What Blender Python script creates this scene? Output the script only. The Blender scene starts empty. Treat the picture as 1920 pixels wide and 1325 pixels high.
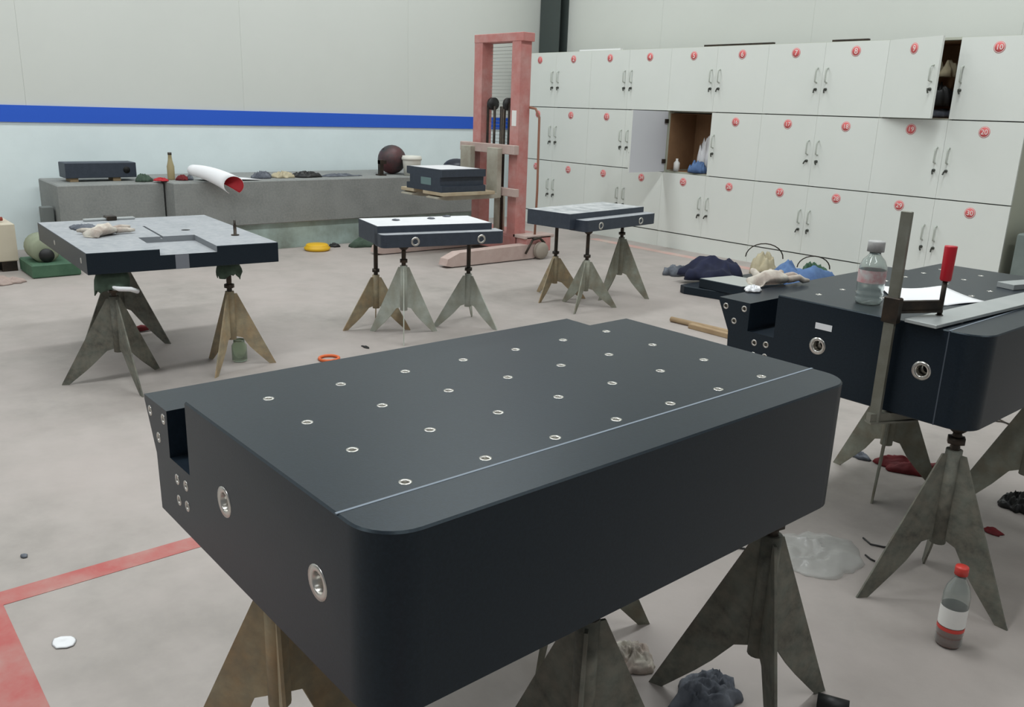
import bpy, bmesh, math, random
from mathutils import Vector, Matrix, noise
random.seed(7)
S = bpy.context.scene
COL = S.collection
PI = math.pi

# ---------------------------------------------------------------- camera
FPX, PITCH, ROLL, YAW, HC = 1603.6561, .2787, .0349, -.8634, 1.2853
_F0 = Vector((math.sin(YAW), math.cos(YAW), 0)); _R0 = Vector((math.cos(YAW), -math.sin(YAW), 0)); _Z = Vector((0, 0, 1))
CF = _F0*math.cos(PITCH) - _Z*math.sin(PITCH)
_U = _Z*math.cos(PITCH) + _F0*math.sin(PITCH)
CR = _R0*math.cos(ROLL) + _U*math.sin(ROLL)
CU = _U*math.cos(ROLL) - _R0*math.sin(ROLL)
cd = bpy.data.cameras.new('camera'); cam = bpy.data.objects.new('camera', cd); COL.objects.link(cam)
cd.sensor_width = 36; cd.lens = FPX*36/1920; cd.clip_start = .02; cd.clip_end = 100
m = Matrix.Identity(4)
for i in range(3):
    m[i][0] = CR[i]; m[i][1] = CU[i]; m[i][2] = -CF[i]
m[2][3] = HC
cam.matrix_world = m
S.camera = cam

def ray(px, py): return CF + CR*((px-960)/FPX) - CU*((py-662.5)/FPX)
def at(px, py, z=0.):                  # photo pixel -> point at height z (the floor or a table top)
    d = ray(px, py); return Vector((0, 0, HC)) + d*((z-HC)/d.z)
def ony(px, py, y): d = ray(px, py); return Vector((0, 0, HC)) + d*(y/d.y)
def onx(px, py, x): d = ray(px, py); return Vector((0, 0, HC)) + d*(x/d.x)

# ---------------------------------------------------------------- light
w = bpy.data.worlds.new('world'); S.world = w; w.use_nodes = True
w.node_tree.nodes['Background'].inputs[0].default_value = (.92, .97, 1, 1)
w.node_tree.nodes['Background'].inputs[1].default_value = .2
def lamp(name, loc, size, sizey, power, rot=(0, 0, 0), col=(.93, .985, 1)):
    d = bpy.data.lights.new(name, 'AREA'); d.shape = 'RECTANGLE'; d.size = size; d.size_y = sizey; d.energy = power; d.color = col
    o = bpy.data.objects.new(name, d); COL.objects.link(o); o.location = loc; o.rotation_euler = rot
for (x, y) in ((-6.4, -2.2), (-6.4, 1.4), (-6.4, 5.0), (-2.4, -4.2), (-2.4, -.8), (-2.4, 2.4), (-2.4, 5.4)):
    lamp('ceiling_and_fill_lamp', (x, y, 4.9), .5, 2.4, 74)
for y in (.2, 3.6):
    lamp('ceiling_and_fill_lamp', (1.6, y, 4.9), .5, 2.4, 38)  # unseen fill lamps, added to brighten the floor by the clamped slab
S.view_settings.view_transform = 'Standard'; S.view_settings.look = 'None'
S.view_settings.exposure = 0.0; S.view_settings.gamma = 1; S.view_settings.use_curve_mapping = False

# ---------------------------------------------------------------- materials
def lin(c):
    return tuple(((v/255)/12.92 if v/255 <= .04045 else ((v/255+.055)/1.055)**2.4) for v in c)
MATS = {}
def mat(name, c, rough=.6, metal=0., c2=None, scale=6., mix=.5, c3=None, scale3=40., mix3=.3, bump=0., bscale=60., spec=.5, alpha=None, trans=0., coord='Object'):
    if name in MATS: return MATS[name]
    M = bpy.data.materials.new(name); M.use_nodes = True; nt = M.node_tree; b = nt.nodes['Principled BSDF']
    b.inputs['Roughness'].default_value = rough; b.inputs['Metallic'].default_value = metal
    b.inputs['Specular IOR Level'].default_value = spec
    base = (*lin(c), 1)
    b.inputs['Base Color'].default_value = base
    tc = nt.nodes.new('ShaderNodeTexCoord')
    prev = None
    def layer(prev, col, sc, amt, det=6):
        n = nt.nodes.new('ShaderNodeTexNoise'); n.inputs['Scale'].default_value = sc; n.inputs['Detail'].default_value = det; n.inputs['Roughness'].default_value = .62
        nt.links.new(tc.outputs[coord], n.inputs['Vector'])
        r = nt.nodes.new('ShaderNodeMapRange'); r.inputs['From Min'].default_value = .38; r.inputs['From Max'].default_value = .66
        r.inputs['To Max'].default_value = amt
        nt.links.new(n.outputs['Fac'], r.inputs['Value'])
        x = nt.nodes.new('ShaderNodeMix'); x.data_type = 'RGBA'
        nt.links.new(r.outputs['Result'], x.inputs['Factor'])
        if prev is None: x.inputs[6].default_value = base
        else: nt.links.new(prev, x.inputs[6])
        x.inputs[7].default_value = (*lin(col), 1)
        return x.outputs[2]
    if c2: prev = layer(prev, c2, scale, mix)
    if c3: prev = layer(prev, c3, scale3, mix3)
    if prev is not None: nt.links.new(prev, b.inputs['Base Color'])
    if bump:
        n = nt.nodes.new('ShaderNodeTexNoise'); n.inputs['Scale'].default_value = bscale; n.inputs['Detail'].default_value = 5
        nt.links.new(tc.outputs[coord], n.inputs['Vector'])
        bp = nt.nodes.new('ShaderNodeBump'); bp.inputs['Strength'].default_value = bump; bp.inputs['Distance'].default_value = .01
        nt.links.new(n.outputs['Fac'], bp.inputs['Height']); nt.links.new(bp.outputs['Normal'], b.inputs['Normal'])
    if trans: b.inputs['Transmission Weight'].default_value = trans
    if alpha is not None: b.inputs['Alpha'].default_value = alpha
    MATS[name] = M
    return M

GRANITE = mat('dark_granite', (22, 30, 39), .36, c2=(33, 44, 56), scale=180, mix=.5, c3=(24, 28, 34), scale3=420, mix3=.5, bump=.02, bscale=300, spec=.34)
GRANITE.node_tree.nodes['Principled BSDF'].inputs['Specular Tint'].default_value = (.8, .95, 1, 1)
GRANITE_DUSTY = mat('dusty_stone_top', (158, 161, 166), .8, c2=(134, 139, 144), scale=7, mix=.5, c3=(198, 198, 196), scale3=30, mix3=.3)
GRANITE_B = mat('bluish_granite', (50, 58, 70), .5, c2=(66, 74, 86), scale=30, mix=.5, c3=(36, 42, 52), scale3=200, mix3=.5)
GRANITE_W = mat('white_dusted_top', (222, 222, 224), .85, c2=(196, 198, 202), scale=5, mix=.4)
RAW = mat('raw_grey_granite', (138, 140, 138), .9, c2=(116, 119, 118), scale=4, mix=.6, c3=(158, 158, 152), scale3=60, mix3=.4, bump=.15, bscale=60)
SEAM = mat('pale_joint', (128, 138, 150), .6)
STEEL = mat('bright_insert_steel', (205, 202, 196), .28, 1.)
STEELDK = mat('dark_hole', (20, 20, 20), .6, .4)
TOOLSTEEL = mat('clamp_steel', (128, 128, 118), .45, .35, c2=(104, 100, 86), scale=14, mix=.6)
RULER = mat('ruler_steel', (176, 179, 178), .4, .25, c2=(156, 162, 162), scale=8, mix=.5)
DKSTEEL = mat('oily_dark_steel', (52, 48, 44), .45, .6, c2=(88, 72, 58), scale=20, mix=.5)
JACKM = mat('dusty_green_jack_steel', (150, 153, 140), .75, .05, c2=(108, 108, 96), scale=9, mix=.75, c3=(128, 106, 80), scale3=16, mix3=.35, bump=.2, bscale=40)
JACKD = mat('grimy_dark_jack_steel', (118, 120, 110), .7, .1, c2=(62, 62, 56), scale=14, mix=.8, c3=(140, 132, 118), scale3=30, mix3=.5, bump=.25, bscale=40)
JACKR = mat('rusty_jack_steel', (172, 160, 132), .8, .02, c2=(166, 126, 84), scale=7, mix=.6, c3=(110, 112, 102), scale3=20, mix3=.5, bump=.2, bscale=40)
JACKP = mat('pale_jack_steel', (180, 185, 176), .8, .02, c2=(140, 146, 136), scale=10, mix=.6, c3=(150, 134, 104), scale3=9, mix3=.3, bump=.15, bscale=40)
CREAM = mat('cream_locker_enamel', (226, 229, 223), .5, c2=(220, 224, 217), scale=1.6, mix=.5)
DOORIN = mat('white_door_back', (208, 209, 214), .6)
CREAMSIDE = mat('locker_side_laminate', (186, 188, 172), .6)
WOODIN = mat('brown_board_interior', (150, 116, 84), .8, c2=(128, 96, 70), scale=9, mix=.5)
CHROME = mat('satin_handle', (190, 195, 186), .5, .1)
BLACK = mat('black_plastic', (28, 28, 28), .5)
REDP = mat('red_sticker', (222, 104, 104), .6)
WHITEP = mat('white_print', (238, 236, 232), .6)
FLOORM = mat('concrete_floor', (174, 164, 159), .62, c2=(148, 142, 136), scale=.9, mix=.9, c3=(180, 171, 166), scale3=6, mix3=.5, bump=.05, bscale=30)
FLOORRED = mat('red_floor_paint', (178, 92, 88), .7, c2=(178, 138, 130), scale=6, mix=.85)
FLOORPINK = mat('worn_red_floor_paint', (198, 158, 150), .8, c2=(190, 178, 168), scale=5, mix=.8)
WALLUP = mat('cream_wall_panel', (212, 214, 208), .7, c2=(207, 209, 203), scale=1.2, mix=.5)
WALLLO = mat('pale_aqua_wall_paint', (232, 243, 244), .7, c2=(222, 233, 234), scale=2, mix=.6, bump=.08, bscale=25)
BLUE = mat('blue_stripe_paint', (36, 92, 205), .6)
COLUMN = mat('dark_green_steel_column', (66, 74, 72), .6)
LIFTRED = mat('faded_red_lift_paint', (196, 132, 126), .75, c2=(198, 160, 154), scale=5, mix=.8, c3=(176, 92, 88), scale3=11, mix3=.45)
LIFTPALE = mat('dusty_pink_lift_paint', (196, 176, 168), .8, c2=(176, 150, 142), scale=6, mix=.7)
LIFTDUST = mat('dust_covered_carriage', (178, 174, 160), .85, c2=(150, 140, 124), scale=7, mix=.7)
WOOD = mat('pale_timber', (186, 172, 146), .8, c2=(160, 138, 110), scale=8, mix=.6)
WOODB = mat('brown_timber', (170, 146, 114), .8, c2=(146, 120, 90), scale=9, mix=.6)
NAVY = mat('navy_cloth', (36, 40, 66), .95, c2=(24, 26, 40), scale=10, mix=.6)
DENIM = mat('blue_denim', (98, 128, 172), .95, c2=(70, 92, 136), scale=9, mix=.7)
GREEN = mat('dark_green_plastic', (58, 92, 70), .7, c2=(86, 120, 94), scale=8, mix=.5)
TEAL = mat('green_rag', (78, 96, 82), .95, c2=(56, 68, 58), scale=12, mix=.7)
BEIGE = mat('beige_cloth', (196, 186, 158), .95, c2=(164, 150, 122), scale=10, mix=.6)
GLOVE = mat('soiled_glove_cotton', (214, 208, 196), .95, c2=(150, 138, 126), scale=22, mix=.7, c3=(150, 90, 86), scale3=14, mix3=.25)
RAGG = mat('grey_blue_rag', (112, 116, 124), .95, c2=(64, 68, 78), scale=11, mix=.8)
REDCLOTH = mat('dark_red_cloth', (120, 28, 34), .8, c2=(70, 20, 26), scale=10, mix=.6)
PAPER = mat('white_paper', (236, 236, 238), .8)
PAPERRED = mat('red_print', (176, 34, 44), .7)
HANDLE = mat('red_handle', (190, 24, 42), .4)
YELLOW = mat('yellow_plastic', (226, 178, 34), .5)
ORANGE = mat('orange_plastic', (224, 108, 56), .5)
CLEAR = mat('clear_plastic', (236, 242, 240), .08, trans=.92, spec=.5)
BAGM = mat('clear_plastic_film', (222, 222, 218), .22, alpha=.32, c2=(180, 182, 176), scale=8, mix=.5)
CAPRED = mat('red_cap', (214, 66, 58), .4)
MURKY = mat('murky_liquid', (150, 92, 78), .3)
BUCKET = mat('white_bucket_plastic', (224, 222, 212), .5)
GLASSJ = mat('greenish_jar_glass', (214, 228, 206), .1, trans=.8)

# ---------------------------------------------------------------- mesh helpers
class MB:
    def __init__(s): s.v = []; s.f = []; s.mi = []; s.sm = []
    def add(s, vs, fs, mi=0, smooth=False):
        k = len(s.v); s.v += [tuple(v) for v in vs]; s.f += [tuple(i+k for i in f) for f in fs]; s.mi += [mi]*len(fs); s.sm += [smooth]*len(fs); return s
    def box(s, x0, x1, y0, y1, z0, z1, mi=0, bev=0.):
        if bev:
            return s.prism([(x0, y0), (x1, y0), (x1, y1), (x0, y1)], z0, z1, mi, bev)
        vs = [(x, y, z) for z in (z0, z1) for x, y in ((x0, y0), (x1, y0), (x1, y1), (x0, y1))]
        return s.add(vs, [(3, 2, 1, 0), (4, 5, 6, 7), (0, 1, 5, 4), (1, 2, 6, 5), (2, 3, 7, 6), (3, 0, 4, 7)], mi)
    def prism(s, poly, z0, z1, mi=0, bev=0., mitop=None):
        n = len(poly)
        def inset(b):
            out = []
            for i in range(n):
                p = Vector(poly[i-1]); c = Vector(poly[i]); q = Vector(poly[(i+1) % n])
                a = (c-p).normalized(); d = (q-c).normalized(); na = Vector((-a.y, a.x)); nd = Vector((-d.y, d.x))
                h = (na+nd); h = h/max(.3, h.dot(na)) if h.length > 1e-6 else na
                out.append(c + h*b)
            return out
        rings = [(poly, z0), (poly, z1)] if not bev else [(inset(bev), z0), (poly, z0+bev), (poly, z1-bev), (inset(bev), z1)]
        vs = []; fs = []
        for r, z in rings: vs += [(p[0], p[1], z) for p in r]
        k = len(rings)
        for j in range(k-1):
            for i in range(n): fs.append((j*n+i, j*n+(i+1) % n, (j+1)*n+(i+1) % n, (j+1)*n+i))
        s.add(vs, fs + [tuple(range(n-1, -1, -1))], mi)
        top = tuple(range(len(s.v)-n, len(s.v))); s.f.append(top); s.mi.append(mi if mitop is None else mitop); s.sm.append(False)
        return s
    def prism_axis(s, poly, a0, a1, f, mi=0):
        # polygon of (p, q) swept from a0 to a1; f(p, q, a) gives the point
        n = len(poly); vs = [f(p, q, a0) for p, q in poly] + [f(p, q, a1) for p, q in poly]
        return s.add(vs, [tuple(range(n-1, -1, -1)), tuple(range(n, 2*n))] + [(i, (i+1) % n, n+(i+1) % n, n+i) for i in range(n)], mi)
    def tube(s, pts, r, n=10, mi=0, caps=True):
        pts = [Vector(p) for p in pts]; k = len(pts); rs = r if isinstance(r, (list, tuple)) else [r]*k
        vs = []; up = None
        for i, p in enumerate(pts):
            t = (pts[min(i+1, k-1)] - pts[max(i-1, 0)]).normalized()
            if up is None: up = Vector((0, 0, 1)) if abs(t.z) < .9 else Vector((1, 0, 0))
            a = t.cross(up).normalized(); b = a.cross(t).normalized(); up = b
            vs += [p + (a*math.cos(2*PI*j/n) + b*math.sin(2*PI*j/n))*rs[i] for j in range(n)]
        fs = [(i*n+j, i*n+(j+1) % n, (i+1)*n+(j+1) % n, (i+1)*n+j) for i in range(k-1) for j in range(n)]
        s.add(vs, fs, mi, True)
        if caps: s.add([], [], mi); b0 = len(s.v)-k*n; s.f += [tuple(b0+j for j in range(n-1, -1, -1)), tuple(b0+(k-1)*n+j for j in range(n))]; s.mi += [mi]*2; s.sm += [False]*2
        return s
    def lathe(s, prof, n=24, c=(0, 0, 0), mi=0, axis='z', mis=None):
        vs = []
        for r, z in prof:
            for j in range(n):
                a = 2*PI*j/n; x, y = r*math.cos(a), r*math.sin(a)
                p = (x, y, z) if axis == 'z' else ((x, -z, y) if axis == '-y' else ((z, x, y) if axis == 'x' else (x, z, y)))
                vs.append((c[0]+p[0], c[1]+p[1], c[2]+p[2]))
        for i in range(len(prof)-1):
            fs = [(i*n+j, i*n+(j+1) % n, (i+1)*n+(j+1) % n, (i+1)*n+j) for j in range(n)]
            k = len(s.v) if i == 0 else k
            if i == 0: s.v += [tuple(v) for v in vs]
            s.f += [tuple(q+k for q in f) for f in fs]; s.mi += [mis[i] if mis else mi]*n; s.sm += [True]*n
        return s
    def build(s, name, mats, parent=None, loc=None):
        me = bpy.data.meshes.new(name); me.from_pydata(s.v, [], s.f); me.update()
        for M in (mats if isinstance(mats, (list, tuple)) else [mats]): me.materials.append(M)
        me.polygons.foreach_set('material_index', s.mi); me.polygons.foreach_set('use_smooth', s.sm)
        o = bpy.data.objects.new(name, me); COL.objects.link(o)
        if parent: o.parent = parent
        if loc is not None: o.location = loc
        return o

def tag(o, label=None, cat=None, group=None, kind=None):
    if label: o['label'] = label
    if cat: o['category'] = cat
    if group: o['group'] = group
    if kind: o['kind'] = kind
    return o
def thing(name, label, cat, loc=(0, 0, 0), rz=0, group=None):
    o = bpy.data.objects.new(name, None); COL.objects.link(o); o.location = loc; o.rotation_euler = (0, 0, rz); o.empty_display_size = .1
    return tag(o, label, cat, group)
def inst(src, parent, loc=(0, 0, 0), rot=(0, 0, 0), name=None):
    o = bpy.data.objects.new(name or src.name.split('.')[0], src.data); COL.objects.link(o); o.parent = parent; o.location = loc; o.rotation_euler = rot; return o
def fixn(o):
    bm = bmesh.new(); bm.from_mesh(o.data); bmesh.ops.remove_doubles(bm, verts=bm.verts, dist=1e-5); bmesh.ops.recalc_face_normals(bm, faces=bm.faces); bm.to_mesh(o.data); bm.free(); return o
def boolean(o, cutters):
    for c in cutters:
        md = o.modifiers.new('cut', 'BOOLEAN'); md.operation = 'DIFFERENCE'; md.object = c; md.solver = 'EXACT'
    dg = bpy.context.evaluated_depsgraph_get(); dg.update()
    me = bpy.data.meshes.new_from_object(o.evaluated_get(dg)); o.modifiers.clear(); o.data = me
    for c in cutters: bpy.data.objects.remove(c)
    return o

def crumple(name, mats, sx, sy, h, seed, parent=None, loc=None, freq=6., rings=20, segs=52, rag=.35, power=.5, thin=.0):
    """a crumpled heap: closed polar height field with folds and a ragged outline"""
    b = MB(); rnd = Vector((seed*3.7, seed*1.3, seed*7.1)); vs = []
    def hgt(x, y, t):
        q = Vector((x*freq/max(sx, sy), y*freq/max(sx, sy), 0))+rnd
        q = q*.62; q = q+noise.noise_vector(q*.8)*.7; f = max(0, 1-abs(noise.noise(q))*1.9); g = max(0, 1-abs(noise.noise(q*2.2+Vector((5, 1, 2))))*2)
        return max(.004, thin + h*(1-t**2.4)**power*(.25+.55*f+.22*g))
    vs.append((0, 0, hgt(0, 0, 0)))
    for i in range(1, rings+1):
        t = i/rings
        for j in range(segs):
            a = 2*PI*j/segs; e = 1 + rag*noise.noise(Vector((math.cos(a)*1.6, math.sin(a)*1.6, seed)))+rag*.6*noise.noise(Vector((math.cos(a)*4, math.sin(a)*4, seed+9)))
            x, y = sx*.5*t*e*math.cos(a), sy*.5*t*e*math.sin(a)
            vs.append((x, y, hgt(x, y, t) if i < rings else .002))
    fs = [(0, 1+j, 1+(j+1) % segs) for j in range(segs)]
    for i in range(rings-1):
        for j in range(segs): fs.append((1+i*segs+j, 1+(i+1)*segs+j, 1+(i+1)*segs+(j+1) % segs, 1+i*segs+(j+1) % segs))
    b.add(vs, fs, 0, True)
    k = len(b.v)-segs; b.f.append(tuple(k+j for j in range(segs-1, -1, -1))); b.mi.append(0); b.sm.append(False)
    return b.build(name, mats, parent, loc)

def glove(name, mats, size, seed, loc, rz):
    """a limp crumpled work glove: creased palm and cuff with five bent fingers"""
    rnd = random.Random(seed); b = MB(); k = size
    vs = []; n = 18; prof = [(-.52, .2, .02), (-.5, .24, .2), (-.3, .2, .26), (-.05, .26, .3), (.15, .28, .3), (.3, .24, .2), (.36, .05, .1)]
    for i, (y, w_, h) in enumerate(prof):
        for j in range(n):
            a = 2*PI*j/n; e = 1+.35*noise.noise(Vector((math.cos(a)*2.2, math.sin(a)*2.2, i*.8+seed)))
            vs.append((w_*e*math.cos(a)*k, y*k+.03*k*math.sin(3*a+seed), max(0, (h*.5+h*.5*e*math.sin(a)))*k))
    b.add(vs, [(i*n+j, i*n+(j+1) % n, (i+1)*n+(j+1) % n, (i+1)*n+j) for i in range(len(prof)-1) for j in range(n)], 0, True)
    b.f += [tuple(n-1-j for j in range(n)), tuple((len(prof)-1)*n+j for j in range(n))]; b.mi += [0, 0]; b.sm += [False, False]
    for f in range(5):
        x = (-.2+.13*f if f < 4 else -.24)*k; y = (.26 if f < 4 else -.1)*k
        ang_ = (-.35+.25*f if f < 4 else 1.35)+rnd.uniform(-.35, .35); p = Vector((x, y, .1*k)); pts = [p.copy()]
        for q in range(4):
            p = p+Vector((-math.sin(ang_)*(1 if f == 4 else -1), math.cos(ang_), rnd.uniform(-.1, .45)*(1 if q < 2 else -1.4)))*.13*k; p.z = max(.085*k, p.z); ang_ += rnd.uniform(-.45, .45); pts.append(p.copy())
        b.tube(pts, [.075*k, .08*k, .072*k, .066*k, .035*k], 9)
    o = b.build(name, mats, None, loc); o.rotation_euler = (0, 0, rz); return o

# ---------------------------------------------------------------- the room
LY = 6.713; LX0 = -7.8125; LW = .539; LZ = .1537; LH = .58      # locker front plane, left end, door pitch, plinth, door height
WX = -8.15; WY = 7.36
fl = MB().box(-8.4, 6, -7, 7.6, -.12, 0).build('floor', FLOORM); tag(fl, kind='structure')
def floor_strip(name, p, q, wd, M):
    p = Vector(p); q = Vector(q); d = (q-p).normalized(); n = Vector((-d.y, d.x))*wd/2
    MB().prism([p-n, q-n, q+n, p+n], 0, .0012).build(name, M, fl)
floor_strip('painted_line', (-2.36, .197), (-2.36, 3.4), .074, FLOORRED)
floor_strip('painted_line', (-2.323, .232), (.4, .226), .09, FLOORRED)
floor_strip('painted_line', (-6.3, 6.45), (-2.2, 6.39), .11, FLOORPINK)

H_ = lambda z: HC-(HC-z)*WX/-7.8
Z0, Z1 = H_(1.0542), H_(1.182)
wl = MB().box(WX-.2, WX, -6, WY, 0, Z0).build('wall_left', WALLLO); tag(wl, kind='structure')
MB().box(WX-.18, WX+.012, -6, WY, Z0, Z1).build('painted_stripe', BLUE, wl)
s1 = onx(765, 150, WX).y; s2 = onx(455, 150, WX).y; ys = [-6, s2-3*(s1-s2), s2-2*(s1-s2), s2-(s1-s2), s2, s1, WY]
for a, b_ in zip(ys, ys[1:]):
    MB().prism_axis([(a+.0005, WX-.15), (b_-.0005, WX-.15), (b_-.0005, WX-.001), (b_-.006, WX), (a+.006, WX), (a+.0005, WX-.001)], Z1, 6.0, lambda p, q, z: (q, p, z)).build('wall_panel', WALLUP, wl)
wr = MB().box(WX-.2, 4.4, WY+.02, WY+.2, 0, 6.0).build('wall_right', WALLUP); tag(wr, kind='structure')
xs = [WX+1.78*i for i in range(8)]
for a, b_ in zip(xs, xs[1:]):
    MB().prism_axis([(a+.0005, WY+.03), (a+.0005, WY+.001), (a+.006, WY), (b_-.006, WY), (b_-.0005, WY+.001), (b_-.0005, WY+.03)], 0, 6.0, lambda p, q, z: (p, q, z)).build('wall_panel', WALLUP, wr)
ce = MB().box(WX-.2, 6, -7, WY+.2, 6.0, 6.2).build('ceiling', mat('white_roof_sheet', (214, 214, 208), .7)); tag(ce, kind='structure')
# dark steel column standing in the corner behind the lockers (H section)
px0, px1 = ony(1013, 50, 7.22).x, ony(1049, 50, 7.22).x
c = MB(); c.box(px0, px1, 7.215, 7.227, 0, 6.0); c.box(px0, px1, WY-.014, WY-.002, 0, 6.0); c.box((px0+px1)/2-.005, (px0+px1)/2+.005, 7.227, WY-.014, 0, 6.0)
tag(c.build('steel_column', COLUMN), 'dark grey-green steel column rising behind the lockers in the corner', 'column')

# ---------------------------------------------------------------- lockers
_nums = {}
_tmp = []
for k in range(1, 31):
    cu = bpy.data.curves.new('num', 'FONT'); cu.body = str(k); cu.size = .062 if k < 10 else .05; cu.align_x = 'CENTER'; cu.align_y = 'CENTER'
    o = bpy.data.objects.new('num', cu); COL.objects.link(o); _tmp.append((k, o))
dg = bpy.context.evaluated_depsgraph_get(); dg.update()
for k, o in _tmp:
    me = bpy.data.meshes.new_from_object(o.evaluated_get(dg)); _nums[k] = ([tuple(v.co) for v in me.vertices], [tuple(p.vertices) for p in me.polygons]); bpy.data.meshes.remove(me)
for k, o in _tmp: cu = o.data; bpy.data.objects.remove(o); bpy.data.curves.remove(cu)

handle_mb = MB(); handle_mb.tube([(0, 0, -.058), (0, -.028, -.05), (0, -.03, -.03), (0, -.03, .03), (0, -.028, .05), (0, 0, .058)], .006, 8)
lock_mb = MB(); lock_mb.lathe([(.0, .014), (.011, .014), (.012, 0)], 12, (0, 0, 0), 0, '-y'); lock_mb.box(-.003, .003, -.03, -.014, -.006, .006)
lock_mb.box(-.006, .004, -.03, -.024, -.03, -.004)
DG = .004
LOCKLAB = ['cream numbered locker cabinet half hidden behind the lift mast', 'closed cream locker cabinet between the lift-side cabinet and the one with the wide-open door',
           'cream locker cabinet with one middle door swung wide open', 'closed cream locker cabinet between the wide-open cabinet and the one with an ajar upper door',
           'cream locker cabinet at the end of the row with an upper door ajar']
for u in range(5):
    nn = [r*10+2*u+c_+1 for r in range(3) for c_ in range(2)]
    x0 = LX0+2*u*LW; x1 = x0+2*LW; yb = LY+.45
    loc = Vector(((x0+x1)/2, LY, 0))
    L = thing('locker_cabinet', LOCKLAB[u], 'locker', loc, 0, 'row of numbered lockers')
    b = MB(); t = .018; W_ = LW; yf = .02
    b.box(-W_+.001, -W_+t, yf, .45, .0, LZ+3*LH, 0); b.box(W_-t, W_-.001, yf, .45, 0, LZ+3*LH, 0)
    b.box(-t/2, t/2, yf+.012, .45, LZ-.01, LZ+3*LH-t, 0); b.box(-W_+t, W_-t, .44, .45, 0, LZ+3*LH, 0)
    b.box(-W_+t, W_-t, yf, .44, LZ+3*LH-t, LZ+3*LH, 0)
    for r in range(3): b.box(-W_+t, W_-t, yf+.05, .44, LZ+r*LH-t/2, LZ+r*LH+t/2, 0)
    b.build('carcass', CREAMSIDE, L)
    MB().box(-W_+.001, W_-.001, .004, .02, 0, LZ-.006).build('plinth_board', CREAM, L)
    for r in range(3):
        for c_ in range(2):
            n_ = nn[r*2+c_]
            zlo = LZ+(2-r)*LH+DG; zhi = zlo+LH-2*DG
            hinge = -1 if c_ == 0 else 1
            hx = -W_+.0008 if c_ == 0 else W_-.0008
            dw = LW-.0016
            ang = {15: 87.2, 9: 22.5}.get(n_, 0)
            sgn = -hinge   # direction from hinge to free edge
            d = MB(); a0, a1 = sorted((0, sgn*dw))
            d.box(a0, a1, 0, .018, zlo, zhi, 0); d.mi[3+1] = 1   # back face white
            do = d.build('door', [CREAM, DOORIN], L, (hx, 0, 0)); do.rotation_euler = (0, 0, math.radians(-ang)*(-hinge))
            h = handle_mb.build('handle', CHROME, do, (sgn*(dw-.045), 0, zlo+.315))
            lk = lock_mb.build('lock', mat('grey_lock', (74, 76, 70), .5, .3), do, (sgn*(dw-.045), 0, zlo+.205)); lk.rotation_euler = (0, random.uniform(-.5, .5), 0)
            st = MB(); st.lathe([(0., .0016), (.040, .0016), (.040, 0)], 24, (0, 0, 0), 0, '-y')
            st.lathe([(.0335, .0019), (.0365, .0019)], 24, (0, 0, 0), 1, '-y')
            vv, ff = _nums[n_]; st.add([(x, -.0021, z) for x, z, _ in vv], ff, 1)
            st.build('number_sticker', [REDP, WHITEP], do, (sgn*dw*.5, 0, zhi-.075))
            if ang:   # bare board lining of the compartment that stands open
                q = MB(); ia, ib = (-W_+t, -t/2) if c_ == 0 else (t/2, W_-t)
                q.box(ia, ia+.002, yf+.02, .438, zlo+t, zhi-t); q.box(ib-.002, ib, yf+.02, .438, zlo+t, zhi-t); q.box(ia, ib, .436, .438, zlo+t, zhi-t); q.box(ia, ib, yf+.06, .438, zhi-t, zhi-t+.002); q.box(ia, ib, yf+.06, .438, zlo+.005, zlo+.007)
                q.build('compartment_lining', WOODIN, L)
                for zz in (.1, .48):
                    MB().box(.0, .05, .018, .03, zlo+zz-.02, zlo+zz+.02).build('hinge', DKSTEEL, do)
# things kept in the two open compartments and on top of the lockers
cx = LX0+4.5*LW; zc = LZ+LH+.0125
tag(crumple('plastic_bag', PAPER, .22, .18, .36, 4, None, (cx+.06, LY+.27, zc), 5, power=.3), 'white plastic bag stuffed in the open locker compartment', 'bag')
tag(crumple('folded_cloth', DENIM, .22, .1, .13, 5, None, (cx+.08, LY+.1, zc), 7), 'blue and white bundle at the front of the open locker compartment', 'cloth')
MBx = MB().lathe([(0, 0), (.03, 0), (.03, .08), (.012, .1), (.012, .12), (0, .12)], 16)
tag(MBx.build('small_bottle', WHITEP, None, (cx-.17, LY+.09, zc)), 'small white bottle beside the bundle in the open locker', 'bottle')
cx9 = LX0+8.5*LW; zc9 = LZ+2*LH+.0125
tag(crumple('folded_towel', RAGG, .36, .2, .07, 11, None, (cx9+.02, LY+.2, zc9+.003), 4, power=.2), 'pale grey folded towel on the floor of the ajar upper locker', 'towel')
tag(crumple('dark_bundle', BLACK, .26, .16, .19, 12, None, (cx9+.05, LY+.2, zc9+.085), 5, power=.35), 'black bundle on the towel in the ajar upper locker', 'bundle')
tag(crumple('brown_bundle', BEIGE, .26, .16, .14, 13, None, (cx9+.05, LY+.2, zc9+.3), 5, power=.3), 'brown bundle resting on the black bundle in the ajar upper locker', 'bundle')
zt = LZ+3*LH
for (a, b_, lab, M) in (((1322, 80), (1452, 74), 'thin reddish rod lying along the locker tops', DKSTEEL), ((1562, 74), (1630, 71), 'short dark batten lying on the locker tops', DKSTEEL), ((1088, 91), (1165, 88), 'white strip lying on the locker tops behind the lift', PAPER)):
    xa = ony(a[0], a[1], LY+.1).x; xb = ony(b_[0], b_[1], LY+.1).x
    tag(MB().box(xa, xb, LY+.09, LY+.12, zt+.0005, zt+.022).build('batten', M), lab, 'batten')
xr = LX0+10*LW
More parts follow.
